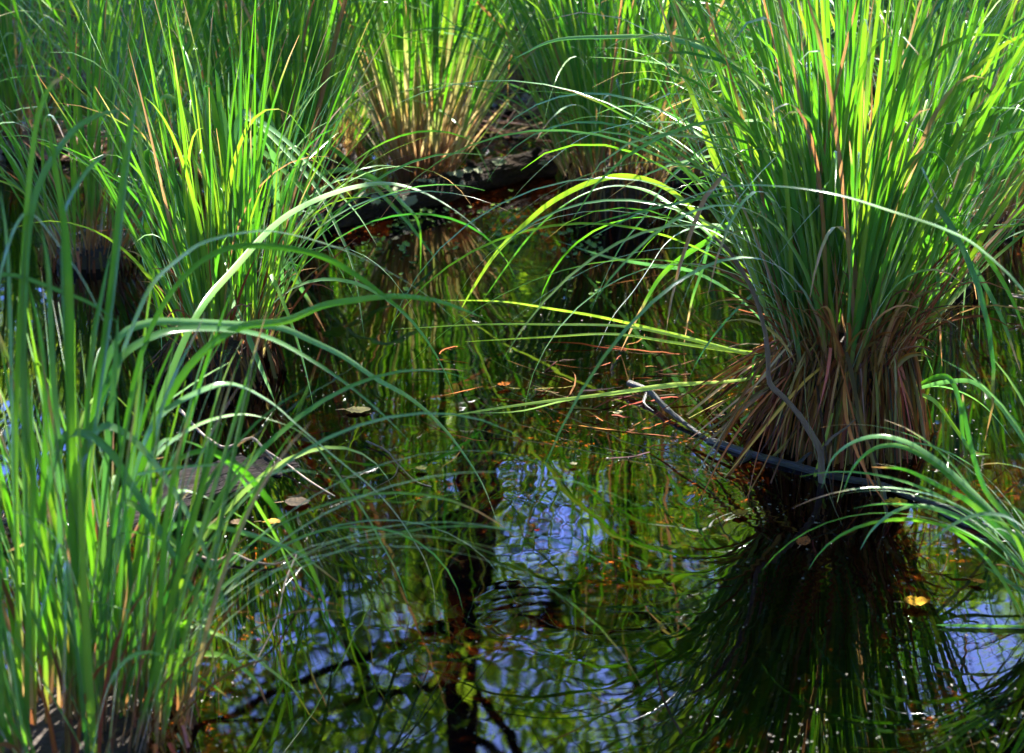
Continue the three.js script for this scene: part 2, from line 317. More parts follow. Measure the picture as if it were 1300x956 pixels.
const A = at(1064, 550), B = at(95, 935), C = at(285, 470), D = at(535, 238), E = at(335, 285);
const onGround = (px, py) => { const p = at(px, py); p.y = Math.max(0, ground(p.x, p.z)); return p; };
tussock({ seed: 1, p: A, r: 0.112, h: 0.23, shoots: 72, perShoot: 7, L: [0.4, 0.98], w: [0.006, 0.0125], lean: 0.30, bend: [0.02, 2.3], late: 1.2, own: 300, dead: 760, ownDead: 280, deadL: 1.15, deadOut: 0.9, traced: [
  ['w', 6, [1020, 420], [960, 360], [914, 307], [882, 269], [845, 238], [800, 224], [760, 228], [704, 254], [669, 282], [631, 320], [600, 367], [585, 395]],
  ['w', 6, [1022, 425], [950, 350], [898, 294], [860, 266], [826, 244], [788, 236], [751, 243], [713, 263], [675, 297], [641, 341], [612, 385]],
  [2.6, 6, [1050, 420], [1000, 300], [940, 200], [880, 160], [813, 156], [773, 163], [735, 178], [704, 200], [669, 232], [644, 260]],
  [2.8, 6, [1060, 420], [1010, 200], [960, 110], [900, 65], [840, 48], [769, 47], [701, 52], [650, 76]],
  [2.9, 5, [1040, 420], [1000, 300], [960, 250], [939, 244], [898, 250], [867, 257], [826, 266], [788, 282], [751, 301]],
  ['w', 6, [1050, 420], [1010, 280], [960, 200], [914, 181], [873, 206], [845, 232], [820, 272], [788, 313], [766, 357], [750, 398]],
  ['w', 6, [1030, 420], [980, 340], [930, 290], [873, 291], [845, 310], [826, 338], [804, 370], [779, 401], [757, 448]],
  ['w', 6, [1040, 425], [985, 330], [930, 285], [901, 304], [867, 326], [839, 351], [813, 395], [788, 448]],
  ['w', 5, [1035, 425], [970, 320], [914, 285], [901, 307], [892, 341], [879, 379], [868, 440]],
  [3.3, 7, [1060, 430], [1040, 200], [1020, 70], [1035, 54], [1050, 51], [1067, 68], [1072, 110]],
  [3.4, 7, [1090, 430], [1118, 230], [1111, 163], [1097, 183], [1077, 217], [1066, 262], [1062, 300]],
  [0.1, 7, [1110, 430], [1120, 250], [1130, 150], [1150, 146], [1175, 185], [1199, 220], [1213, 264], [1228, 310], [1240, 380]],
  [0.2, 7, [1130, 430], [1170, 250], [1196, 150], [1213, 146], [1229, 176], [1240, 203], [1243, 240]],
  [0.0, 7, [1130, 430], [1180, 200], [1219, 97], [1243, 105], [1267, 132], [1284, 170], [1297, 217]],
  [-0.3, 7, [1110, 440], [1130, 345], [1145, 328], [1158, 358], [1168, 426], [1185, 475]],
  [-0.3, 6, [1120, 430], [1160, 260], [1180, 245], [1189, 324], [1192, 392], [1196, 465]],
  [-0.2, 7, [1120, 430], [1150, 300], [1190, 270], [1240, 310], [1280, 370], [1305, 430]],
  [-0.3, 7, [1110, 430], [1140, 290], [1180, 275], [1230, 330], [1270, 400], [1295, 470]],
  [-0.4, 6, [1155, 496], [1190, 478], [1205, 480], [1218, 510], [1224, 560], [1228, 630], [1232, 700]],
  [-0.4, 5, [1155, 496], [1200, 485], [1235, 485], [1265, 510], [1290, 545], [1305, 570]],
  [-0.4, 5, [1155, 497], [1185, 508], [1210, 540], [1235, 600], [1250, 640]],
  [-0.3, 5, [1155, 496], [1190, 490], [1230, 502], [1260, 525], [1290, 565]],
  [2.9, 4, [1000, 470], [960, 450], [955, 520], [940, 545], [962, 575]],
  ['f', 3.4, [1010, 440], [960, 450], [880, 432], [800, 415], [700, 412], [610, 412], [500, 420]],
  ['f', 4, [1010, 442], [950, 447], [860, 425], [760, 402], [700, 392], [640, 383], [560, 383]],
  ['f', 3.4, [990, 452], [930, 446], [850, 434], [780, 424], [690, 428], [590, 436]],
  ['f', 4, [1000, 470], [930, 484], [850, 488], [770, 500], [690, 510], [620, 520], [560, 532]],
  ['f', 3.4, [1000, 472], [940, 482], [860, 490], [790, 499], [720, 508], [660, 522], [590, 527]],
  ['w', 6, [1000, 445], [940, 380], [880, 345], [830, 337], [770, 326], [700, 305]]],
  wide: 1.1, arcs: [20, 3.14, 1.1, 1.1], label: 'large bright green tussock on a tall stool of brown dead leaves' });
tussock({ seed: 2, p: B, r: 0.15, h: 0.04, push: [-0.06, 0], shoots: 36, perShoot: 6, L: [0.25, 0.62], w: [0.005, 0.0095], lean: 0.24, bend: [0.05, 1.2], late: 1.2, own: 290, arcs: [13, -0.4, 0.55, 0.95], dead: 220, ownDead: 60, wide: 0.82, traced: [
  [0.3, 9, [30, 900], [20, 560], [33, 279], [41, 194], [50, 141], [67, 106], [82, 98]],
  [0.3, 9, [40, 900], [30, 420], [41, 263], [63, 207], [100, 160], [132, 144], [172, 139]],
  [0.2, 9, [90, 900], [84, 400], [77, 257], [66, 185], [58, 143]],
  [0.3, 9, [95, 900], [85, 500], [82, 270], [94, 241], [119, 207], [144, 189]],
  [0.4, 15, [80, 900], [110, 600], [135, 420], [147, 320], [154, 250], [161, 194], [169, 144], [174, 127]],
  [0.4, 8, [85, 900], [115, 600], [150, 320], [166, 180], [174, 125], [180, 203], [190, 250], [194, 295]],
  [0.5, 8, [-20, 700], [0, 350], [30, 272], [41, 271], [77, 313], [107, 357], [141, 430], [150, 470]],
  [0.3, 7, [-40, 800], [-30, 380], [0, 349], [78, 370], [122, 389], [150, 410]],
  ['w', 9, [110, 900], [150, 700], [200, 520], [250, 400], [300, 338], [353, 282], [403, 253], [457, 236], [494, 233], [532, 242], [576, 266], [610, 294], [632, 320]],
  [0.7, 10, [100, 900], [130, 650], [150, 470], [175, 398], [194, 360], [226, 329], [260, 307], [329, 293], [363, 296], [425, 313], [476, 335], [520, 360], [551, 382], [582, 410]],
  [0.7, 9, [120, 900], [150, 600], [190, 420], [240, 345], [290, 315], [363, 315], [410, 326], [450, 348], [488, 376], [520, 401]],
  [0.7, 10, [130, 920], [150, 750], [190, 560], [240, 465], [300, 417], [363, 407], [410, 388], [450, 381], [501, 376], [551, 381], [588, 393], [614, 404]],
  ['w', 9, [100, 900], [115, 560], [150, 430], [188, 410], [238, 409], [300, 412], [356, 416], [394, 432], [435, 452], [476, 480], [520, 505], [560, 540], [592, 581], [614, 618], [631, 665]],
  [0.7, 10, [90, 900], [115, 560], [140, 480], [154, 453], [176, 436], [215, 420], [290, 418], [340, 428], [400, 460], [450, 495], [490, 530], [520, 560]],
  ['w', 10, [120, 900], [150, 700], [180, 570], [201, 530], [240, 503], [290, 487], [341, 509], [378, 540], [407, 565], [441, 593], [479, 625], [505, 655], [525, 685], [541, 714], [550, 745], [553, 778]],
  ['w', 9, [110, 920], [140, 720], [180, 600], [240, 545], [300, 526], [341, 532], [388, 553], [441, 619], [467, 657], [488, 696], [507, 732], [521, 776]],
  ['w', 10, [130, 920], [150, 760], [175, 620], [207, 560], [238, 560], [267, 574], [298, 597], [331, 649], [352, 685], [373, 732], [389, 769]],
  ['w', 10, [150, 930], [165, 760], [190, 640], [225, 585], [263, 572], [300, 590], [331, 623], [352, 649], [378, 691], [397, 725], [412, 766], [422, 825]],
  [0.1, 12, [40, 930], [50, 700], [65, 600], [85, 552], [110, 551], [141, 575], [163, 610], [184, 642], [209, 685], [232, 727], [254, 767], [266, 809], [275, 866]],
  [0.2, 12, [90, 930], [95, 700], [110, 570], [132, 541], [163, 553], [195, 587], [220, 622], [245, 665], [265, 710], [285, 765], [299, 809]],
  [0.2, 10, [150, 930], [140, 760], [145, 660], [158, 638], [181, 648], [203, 671], [226, 693], [249, 710], [268, 730], [280, 758], [281, 784]],
  [0.2, 9, [120, 930], [130, 760], [147, 682], [175, 676], [203, 690], [243, 707], [265, 720]],
  ['w', 9, [160, 930], [170, 760], [190, 660], [226, 624], [254, 628], [282, 642], [325, 668], [360, 695], [405, 748]],
  [0.5, 8, [160, 930], [180, 740], [220, 668], [240, 665], [282, 670], [328, 682], [378, 702], [430, 740]],
  ['w', 9, [165, 930], [190, 830], [218, 796], [243, 794], [268, 802], [300, 818], [330, 840], [363, 866], [385, 890]],
  [0.1, 9, [150, 930], [165, 860], [181, 834], [203, 837], [226, 846], [263, 865], [295, 890]],
  ['w', 8, [165, 930], [181, 846], [212, 834], [254, 830], [282, 832], [305, 846], [325, 865], [340, 900]],
  [0.1, 13, [175, 940], [147, 803], [127, 758], [107, 713], [93, 651], [79, 600], [68, 540], [50, 440]],
  [0.0, 12, [160, 910], [121, 806], [93, 752], [68, 710], [40, 690], [10, 700]],
  [0.0, 13, [102, 890], [82, 826], [62, 770], [47, 713], [42, 600], [36, 500], [30, 420]],
  [0.2, 9, [25, 930], [20, 700], [16, 550], [12, 380], [8, 300], [0, 240]],
  [0.2, 10, [45, 930], [38, 600], [32, 480], [28, 400], [27, 330]],
  [0.2, 10, [75, 900], [74, 555], [68, 480], [64, 400], [60, 330], [52, 290]],
  [0.1, 12, [100, 930], [91, 560], [88, 380], [84, 300], [78, 250]],
  [0.2, 11, [100, 930], [107, 600], [112, 500], [120, 420], [128, 380], [140, 320]],
  [0.3, 15, [170, 930], [185, 700], [190, 600], [205, 520], [225, 470], [240, 440], [262, 395]],
  [0.3, 11, [125, 930], [130, 700], [137, 560], [145, 480], [150, 400]],
  [0.3, 12, [150, 930], [155, 700], [165, 600], [180, 520], [186, 470]],
  [0.3, 11, [60, 930], [55, 650], [58, 520], [50, 420], [36, 360]],
  [0.3, 10, [180, 930], [175, 760], [196, 640], [215, 590], [232, 560]],
  [0.4, 10, [175, 930], [195, 800], [215, 740], [240, 690], [285, 650]]],
  label: 'tall tussock with broad blades arching over the open water' });
tussock({ seed: 3, p: C, r: 0.105, h: 0.09, shoots: 30, perShoot: 6, L: [0.4, 0.8], w: [0.0045, 0.009], lean: 0.24, bend: [0.1, 1.6], own: 240, dead: 170, ownDead: 70, deadL: 1.5, deadTone: 0.3, deadOut: 0.7, wide: 1.2, push: [-0.03, 0], traced: [
  [0, 7, [272, 430], [279, 335], [276, 276], [266, 203], [259, 147], [262, 119]],
  [0, 8, [278, 430], [282, 276], [287, 194], [279, 131], [276, 100], [273, 88]],
  [0, 7, [280, 430], [284, 300], [290, 210], [284, 150], [275, 120]],
  [0.2, 6, [268, 420], [262, 210], [251, 169], [232, 138], [213, 122], [205, 127], [207, 150]],
  [0, 8, [272, 420], [266, 220], [262, 106], [273, 147], [281, 188], [292, 225], [304, 263], [311, 288], [319, 332]],
  [0.3, 8, [292, 420], [292, 250], [300, 160], [310, 142], [325, 150], [363, 178], [394, 210], [426, 241], [454, 272], [479, 312]],
  ['w', 7, [294, 420], [296, 240], [308, 150], [322, 153], [357, 185], [382, 213], [404, 241], [426, 285], [448, 338], [463, 432]],
  [0.2, 7, [290, 420], [294, 250], [308, 178], [324, 185], [357, 213], [382, 238], [400, 266], [422, 301]],
  [0, 6, [300, 420], [305, 250], [325, 205], [344, 241], [357, 288], [372, 335], [388, 370]],
  ['w', 7, [290, 430], [295, 300], [309, 272], [335, 291], [353, 320], [372, 351], [394, 385], [413, 423]],
  ['w', 8, [245, 430], [240, 345], [254, 327], [273, 342], [292, 378], [310, 415], [329, 462], [350, 515]],
  [-0.3, 7, [255, 430], [230, 330], [200, 230], [188, 190], [184, 230], [188, 300], [198, 380], [216, 433], [232, 487], [251, 518], [276, 568]],
  [-0.3, 6, [258, 430], [225, 330], [190, 250], [180, 320], [198, 380], [204, 420], [208, 480]],
  [-0.2, 7, [262, 430], [248, 360], [238, 380], [241, 400], [260, 430], [287, 480]],
  [-0.2, 7, [262, 430], [240, 300], [232, 235], [224, 222], [224, 260], [226, 330], [231, 398], [248, 462]],
  [-0.2, 7, [250, 430], [215, 290], [196, 200], [188, 191], [188, 232], [193, 276], [200, 351]],
  [0.1, 6, [285, 430], [290, 340], [300, 318], [312, 345], [316, 400], [314, 470]],
  [0.2, 7, [296, 420], [300, 300], [316, 200], [330, 170], [345, 190], [352, 260], [358, 350], [360, 390]]],
  arcs: [12, -0.5, 1.2, 0.85], label: 'tussock with pale folded blades above the grey sunken log' });
tussock({ seed: 4, p: D, r: 0.09, h: 0.05, shoots: 44, perShoot: 6, L: [0.7, 1.45], w: [0.006, 0.011], lean: 0.46, bend: [0.0, 1.0], own: 200, dead: 90, ownDead: 40, sheath: 0.33,
  label: 'fan shaped tussock with pale straw sheaths standing behind the lichened log' });
tussock({ seed: 5, p: E, r: 0.15, h: 0.08, shoots: 34, perShoot: 6, L: [0.7, 1.45], w: [0.006, 0.011], lean: 0.26, bend: [0.0, 0.9], own: 220, dead: 90, ownDead: 30, traced: [
  ['w', 6, [345, 260], [360, 190], [391, 169], [426, 191], [457, 219], [488, 250], [520, 285], [539, 310], [557, 335]],
  ['w', 5, [350, 265], [400, 225], [440, 215], [463, 221], [488, 235], [513, 260], [531, 282], [534, 351]],
  [0, 9, [350, 270], [385, 150], [420, 60], [445, -20]], [0, 9, [345, 270], [370, 150], [400, 40], [415, -30]], [0, 8, [355, 270], [395, 160], [440, 70], [480, 0]],
  [0, 10, [320, 270], [330, 150], [335, 40], [330, -40]], [0, 9, [310, 270], [312, 150], [305, 40], [300, -40]], [0, 9, [300, 270], [290, 150], [270, 40], [255, -30]]],
  label: 'dense upright dark green tussock between the folded tussock and the log' });
const backs = [
  [115, 330, 30, 0.14, 'slender open tussock beside the pale fallen twig'],
  [778, 268, 60, 0.17, 'loose tussock on a dark peaty stool beyond the end of the log', 0.15],
  [700, 120, 34, 0.16, 'tussock in the litter behind the fan shaped tussock'],
  [1240, 285, 40, 0.17, 'tussock on the mud behind the large stool tussock'],
  [930, 180, 44, 0.17, 'arching tussock between the dark roots and the large stool tussock'],
  [480, 95, 40, 0.17, 'sunlit tussock rising behind the fan of straw sheaths'],
  [190, 150, 40, 0.17, 'tussock at the wet litter behind the upright dark tussock'],
  [20, 180, 30, 0.16, 'dim tussock by the puddles beyond the pale twig'],
  [1120, 110, 40, 0.18, 'tussock half hidden behind the crown of the large stool tussock'],
  [850, 60, 36, 0.18, 'far tussock in the shade past the arching tussock'],
  [1290, 120, 34, 0.18, 'far tussock beyond the tussock on the mud'],
  [330, 50, 36, 0.18, 'far tussock showing above the upright dark tussock'],
  [620, 30, 36, 0.18, 'far tussock near the foot of the big tree'],
  [425, 205, 30, 0.12, 'small tussock between the fan shaped tussock and the dense upright one'],
  [215, 235, 34, 0.14, 'bushy tussock behind the pale folded blades'],
  [860, 225, 36, 0.14, 'thin bladed tussock beside the dark peaty stool'],
  [1200, 360, 18, 0.10, 'sparse tussock in the wet mud behind the large stool'],
  [590, 100, 30, 0.14, 'thin tussock in the litter near the yellow leaf'],
  [60, 40, 30, 0.18, 'far tussock among shaded puddles and litter'],
];
backs.forEach(([x, y, n, r, label, h], i) => tussock({ seed: 20 + i, p: onGround(x, y), r: r * 0.8, h: h || 0.06, deadTone: 0.5, shoots: Math.round(n * 0.68), perShoot: 6, L: [0.5, 1.35], w: [0.005, 0.010], lean: 0.42, bend: [0.1, 1.9], own: 90, arcs: [8, 1.2, 2.2, 0.95], dead: h ? 160 : 60, ownDead: 12, label }));
tussock({ seed: 50, p: at(1365, 800), r: 0.06, h: 0.02, stool: false, arcs: [9, 3.3, 0.9, 0.55], shoots: 6, perShoot: 4, L: [0.25, 0.5], w: [0.005, 0.009], lean: 0.5, bend: [0.9, 1.9], own: 60, dead: 20, push: [0.2, 0.0], traced: [
  [3.0, 7, [1340, 770], [1293, 689], [1261, 651], [1227, 617], [1186, 582], [1148, 560], [1111, 554], [1082, 562], [1057, 582], [1043, 620]],
  [3.0, 7, [1345, 770], [1300, 694], [1262, 656], [1220, 618], [1180, 584], [1140, 566], [1111, 569], [1085, 591], [1068, 632]],
  [3.1, 7, [1340, 780], [1296, 698], [1267, 670], [1227, 635], [1192, 617], [1148, 596], [1107, 593]],
  [2.9, 6, [1345, 780], [1280, 698], [1242, 670], [1198, 648], [1161, 642], [1133, 651], [1107, 673], [1092, 698]],
  [3.1, 6, [1345, 850], [1300, 812], [1266, 805], [1232, 804], [1205, 810], [1185, 828]],
  [3.1, 6, [1345, 800], [1300, 753], [1277, 736], [1250, 719]],
  [3.0, 7, [1345, 780], [1290, 670], [1250, 620], [1225, 530], [1222, 500]],
  [2.9, 6, [1350, 770], [1330, 420], [1243, 315], [1199, 291], [1131, 268], [1063, 247], [996, 237], [928, 237], [860, 258], [820, 290]]],
  label: 'low tussock whose green blades lean over the dark floating stick' });

// ------------------------------------------------------------------ the lichened log
const barkMap = texture(512, (u, v) => { const r = pfbm(u, v, 6, 6, 201), f = Math.abs(pfbm(u, v * 0.5, 10, 4, 211) - 0.5) * 4; const k = 0.5 + 0.8 * (r - 0.5) + 0.25 * f; return [58 * k, 45 * k, 33 * k]; }, true);
const barkBump = texture(512, (u, v) => { const h = 255 * Math.min(1, Math.abs(pfbm(u * 2 % 1, v, 8, 5, 221) - 0.5) * 4); return [h, h, h]; });
const barkMat = new THREE.MeshPhysicalMaterial({ name: 'bark', map: barkMap, bumpMap: barkBump, bumpScale: 0.02, roughness: 0.95, specularIntensity: 0.3 });
function tube(path, radius, seg, sides, lump, seed) {
  const c = new THREE.CatmullRomCurve3(path, false, 'centripetal'), fr = c.computeFrenetFrames(seg, false), pos = [], uv = [], idx = [], len = c.getLength();
  for (let i = 0; i <= seg; i++) {
    const t = i / seg, p = c.getPointAt(t), r0 = typeof radius === 'function' ? radius(t) : radius;
    for (let j = 0; j <= sides; j++) {
      const a = j / sides * 6.28318, r = r0 * (1 + lump * (noise(Math.cos(a) * 1.6 + 9, t * len / r0 * 0.35 + Math.sin(a) * 1.6, seed) - 0.5) * 2);
      const q = p.clone().addScaledVector(fr.normals[i], Math.cos(a) * r).addScaledVector(fr.binormals[i], Math.sin(a) * r);
      pos.push(q.x, q.y, q.z); uv.push(j / sides * Math.max(1, Math.round(r0 * 6.28 / 0.3)), t * len / 0.4);
      if (i && j) { const n = sides + 1, k = i * n + j; idx.push(k - n - 1, k - n, k - 1, k - 1, k - n, k); }
    }
  }
  for (const e of [0, seg]) {                              // close the ends
    const p = c.getPointAt(e / seg), k = pos.length / 3; pos.push(p.x, p.y, p.z); uv.push(0.5, 0.5);
    for (let j = 0; j < sides; j++) { const n = sides + 1; if (e) idx.push(k, e * n + j, e * n + j + 1); else idx.push(k, j + 1, j); }
  }
  const g = new THREE.BufferGeometry();
  g.setAttribute('position', new THREE.Float32BufferAttribute(pos, 3)); g.setAttribute('uv', new THREE.Float32BufferAttribute(uv, 2)); g.setIndex(idx); g.computeVertexNormals();
  return g;
}
{
  const g = thing('fallen_log', 'dark mossy fallen log with pale lichen patches lying at the waterline', 'log', at(540, 262));
  const path = [[230, 316, 0], [350, 296, .015], [440, 282, .025], [530, 262, .03], [610, 240, .035], [670, 226, .04], [700, 222, .035]].map(([x, y, h]) => { const p = at(x, y); p.y = h; return p.sub(g.position); });
  const rad = t => 0.045 * (1 - 0.15 * t) * (0.55 + 0.45 * smooth(0, 0.15, t));
  part('bark', tube(path, rad, 110, 28, 0.24, 31), barkMat, g);
  for (const [i, dx, dy, dz, l] of [[2, 0.2, 0.8, 0.4, 0.07], [4, -0.3, 0.7, 0.6, 0.09], [5, 0.5, 0.9, 0.1, 0.06]]) part('broken_stub', tube([path[i], path[i].clone().add(V(dx, dy, dz).multiplyScalar(l * 0.7)), path[i].clone().add(V(dx * 1.3, dy, dz).multiplyScalar(l))], t => 0.014 * (1 - 0.35 * t), 10, 9, 0.2, i), barkMat, g);
  const c = new THREE.CatmullRomCurve3(path, false, 'centripetal'), R = rng(77), lich = new THREE.MeshStandardMaterial({ name: 'lichen', color: new THREE.Color().setRGB(0.13, 0.145, 0.085), roughness: 0.95, bumpMap: peatBump, bumpScale: 0.004 });
  for (let k = 0; k < 26; k++) {
    const t = R.r(0.2, 0.98), p = c.getPointAt(t), T = c.getTangentAt(t), a = R.r(0.2, 1.9), S = V(0, 1, 0).cross(T).normalize(), U = T.clone().cross(S).normalize();
    if (S.z < 0) S.negate();
    const n = S.clone().multiplyScalar(Math.cos(a)).addScaledVector(U, Math.sin(a) * Math.sign(U.y)).normalize(), r = rad(t) * 1.13, s = R.r(0.006, 0.017), m = 18, pos = [], idx = [], uv = [];
    const W = n.clone().cross(T).normalize(), sd = R.r(0, 99);
    const put = (x, y) => { const th = y / r, q = p.clone().addScaledVector(T, x).addScaledVector(n, r * Math.cos(th) + 0.002).addScaledVector(W, r * Math.sin(th)); pos.push(q.x, q.y, q.z); uv.push(x * 20, y * 20); };
    put(0, 0); for (let j = 0; j < m; j++) { const b = j / m * 6.283, q = s * (0.6 + 0.8 * noise(Math.cos(b) * 2 + sd, Math.sin(b) * 2, 3)); put(Math.cos(b) * q * 1.3, Math.sin(b) * q); idx.push(0, 1 + j, 1 + (j + 1) % m); }
    const geo = new THREE.BufferGeometry(); geo.setAttribute('position', new THREE.Float32BufferAttribute(pos, 3)); geo.setAttribute('uv', new THREE.Float32BufferAttribute(uv, 2)); geo.setIndex(idx); geo.computeVertexNormals();
    part('lichen_patch', geo, lich, g);
  }
}

// ------------------------------------------------------------------ the sunken log, sticks and twigs
const woodMap = texture(512, (u, v) => { const g = pfbm(u * 1, v, 4, 4, 401), l = pnoise(u * 40 + 5 * g, v * 5, 40, 411) * 0.5 + pfbm(u, v, 24, 3, 421) * 0.5, k = 0.5 + 0.7 * (l - 0.5) + 0.5 * (g - 0.5); return [46 * k, 36 * k, 36 * k]; }, true);
const woodBump = texture(512, (u, v) => { const l = pnoise(u * 64, v * 4, 64, 411) * 0.6 + pnoise(u * 160, v * 6, 480, 421) * 0.4, h = 255 * l; return [h, h, h]; });
const woodMat = new THREE.MeshPhysicalMaterial({ name: 'weathered_wood', map: woodMap, bumpMap: woodBump, bumpScale: 0.010, roughness: 0.95, specularIntensity: 0.3 });
const wetMat = new THREE.MeshPhysicalMaterial({ name: 'wet_black_wood', color: new THREE.Color().setRGB(0.022, 0.018, 0.016), roughness: 0.55, clearcoat: 0.25, clearcoatRoughness: 0.3, bumpMap: barkBump, bumpScale: 0.006 });
const twigMat = new THREE.MeshStandardMaterial({ name: 'twig_bark', color: new THREE.Color().setRGB(0.13, 0.085, 0.06), roughness: 0.7, bumpMap: barkBump, bumpScale: 0.002 });
const paleTwigMat = new THREE.MeshStandardMaterial({ name: 'pale_twig', color: new THREE.Color().setRGB(0.22, 0.16, 0.125), roughness: 0.7, bumpMap: barkBump, bumpScale: 0.002 });
{
  const g = thing('sunken_log', 'flat grey weathered log lying level with the water', 'log', at(270, 620));
  const path = [[20, 700], [120, 660], [220, 622], [310, 596], [385, 582]].map(([x, y]) => { const p = at(x, y); p.y = -0.022; return p.sub(g.position); });
  const geo = tube(path, t => 0.075 * (0.35 + 0.65 * smooth(1, 0.8, t + 0.05 * Math.sin(t * 90))), 60, 24, 0.22, 41), P = geo.attributes.position;
  for (let i = 0; i < P.count; i++) { const y = P.getY(i) + 0.022; P.setY(i, -0.022 + (y > 0 ? 0.029 * Math.tanh(y / 0.03) + 0.010 * (noise(P.getX(i) * 30, P.getZ(i) * 60, 3) - 0.5) : y)); }
  geo.computeVertexNormals();
  part('wood', geo, woodMat, g);
}
// a stick from pixels: [x, y, height] with the base plane's depth given by where it stands
function stick(name, label, mat, pts3, r, branches = [], group) {
  const g = thing(name, label, name.includes('twig') ? 'twig' : 'stick', pts3[0], group), loc = a => a.map(p => p.clone().sub(g.position));
  part('stem', tube(loc(pts3), t => r * (1 - 0.55 * t) * (1 + 0.25 * (noise(t * 14, r * 900, 5) - 0.5)), 40, 8, 0.12, 7), mat, g);
  for (const b of branches) part('side_branch', tube(loc(b), t => r * 0.6 * (1 - 0.7 * t), 16, 7, 0.1, 9), mat, g);
  return g;
}
const flat = (a, y = 0.004) => a.map(([x, py, h]) => at(x, py, h ?? y));
{
  const b = at(1042, 612), up = (a, az) => a.map(([x, y]) => onPlane(x, y, b, az));
  stick('leaning_twig', 'bent brown forked twig standing against the stool of dead leaves', twigMat, up([[1044, 625], [1043, 590], [1041, 572], [1020, 535], [996, 505], [978, 488], [975, 455], [971, 420], [958, 375], [940, 340], [922, 315], [905, 300]], 3.0), 0.0065, [up([[1041, 574], [1056, 556], [1074, 543], [1086, 532]], -0.1)]);
  stick('floating_stick', 'long black wet stick floating before the stool of dead leaves', wetMat, flat([[900, 560, .0], [955, 578, .003], [1010, 592, .004], [1065, 606, .006], [1120, 616, .008], [1165, 634, .004], [1210, 646, .002], [1250, 662, -.004]]), 0.0095, [flat([[1010, 592, .004], [1022, 580, .02], [1030, 574, .03]]), flat([[1120, 616, .008], [1124, 640, .002], [1127, 668, -.002]]), flat([[955, 578, .003], [940, 588, .0], [925, 590, -.002]])]);
  stick('floating_stick', 'short dark stick half sunk beside the fallen yellow green blades', wetMat, flat([[798, 486, .02], [822, 496, .018], [850, 522, .012], [880, 545, .006], [915, 570, -.004]]), 0.007, [flat([[822, 496, .018], [818, 512, .006], [830, 522, .0]])]);
  stick('floating_stick', 'smooth dark stick sunk at the low leaning tussock', wetMat, flat([[1195, 652, -.004], [1240, 668, .004], [1300, 680, .004], [1360, 690, 0]]), 0.012);
  stick('floating_twig', 'thin pale crooked twig afloat past the sunken log', paleTwigMat, flat([[228, 520, .05], [262, 555, .035], [285, 568, .02], [320, 556, .03], [335, 570, .02], [365, 590, .012], [395, 612, .008], [428, 632, -.002]]), 0.0035, [flat([[335, 570, .02], [348, 586, .01], [346, 602, .002]])]);
  stick('floating_twig', 'thin grey twig curving over dark water near the sunken log', twigMat, flat([[250, 705, .004], [276, 712, .006], [295, 703, .012], [318, 712, .008], [350, 716, .004], [380, 700, 0]]), 0.003);
  stick('floating_twig', 'slim twig reaching from the floating pale leaf', twigMat, flat([[465, 560, .006], [490, 572, .006], [506, 590, .006], [530, 612, .002], [548, 618, 0]]), 0.0022, [flat([[506, 590, .006], [500, 605, 0], [470, 622, 0]])]);
  stick('dead_stem', 'straight pale dead stem slanting out of the near water', paleTwigMat, flat([[378, 700, .05], [362, 740, .04], [350, 790, .02], [322, 845, 0]]), 0.0018);
  stick('fallen_twig', 'white branched fallen twig lying on the far mud', paleTwigMat, flat([[22, 140, .08], [45, 150, .05], [75, 140, .08], [95, 128, .09]]), 0.006, [flat([[45, 150, .05], [40, 160, .03], [20, 168, .02]])]);
  stick('fallen_twig', 'white twig end beyond the pale folded blades', paleTwigMat, flat([[110, 175, .05], [135, 168, .06], [158, 180, .05], [185, 192, .03]]), 0.006);
  stick('fallen_branch', 'dark bare branch lying in the puddle behind the folded tussock', wetMat, flat([[60, 290, .05], [95, 300, .06], [130, 290, .05], [170, 305, .0]]), 0.016);
}

// ------------------------------------------------------------------ leaves afloat, and litter
function leafGeometry(L, W, seed, cup) {
  const R = rng(seed), n = 12, pos = [], idx = [], pr = R.r(0.8, 1.3);
  for (let i = 0; i <= n; i++) { const t = i / n, w = W * 0.5 * Math.pow(Math.sin(Math.PI * Math.pow(t, pr)), 0.75) * (1 + 0.12 * R.n()), x = (t - 0.5) * L; for (const q of [-1, -0.5, 0, 0.5, 1]) pos.push(x, cup * (q * q * 0.6 + (t - 0.5) ** 2 * 2) * W + 0.0015 * R.n() * (Math.abs(q) > 0.4), q * w); if (i) for (let q = 0; q < 4; q++) { const a = (i - 1) * 5 + q, b = i * 5 + q; idx.push(a, a + 1, b, b, a + 1, b + 1); } }
  const g = new THREE.BufferGeometry(); g.setAttribute('position', new THREE.Float32BufferAttribute(pos, 3)); g.setAttribute('uv', new THREE.Float32BufferAttribute(pos.flatMap((v, i) => i % 3 === 0 ? [v * 12] : i % 3 === 2 ? [v * 12] : []), 2)); g.setIndex(idx); g.computeVertexNormals(); return g;
}
const leafSpots = texture(256, (u, v) => { const n = pfbm(u, v, 8, 4, 501), m = pfbm(u, v, 30, 2, 511), k = m > 0.62 ? 0.45 : 0.75 + 0.5 * (n - 0.5); return [255 * k, 250 * k, 240 * k]; }, true);
const leafPaint = (r, g, b) => new THREE.MeshPhysicalMaterial({ name: 'fallen_leaf', color: new THREE.Color().setRGB(r, g * 0.92, b * 0.6), map: leafSpots, side: THREE.DoubleSide, roughness: 0.95, specularIntensity: 0.4 });
const stalkMat = new THREE.MeshStandardMaterial({ name: 'leaf_stalk', color: new THREE.Color().setRGB(0.2, 0.12, 0.05), roughness: 0.7 });
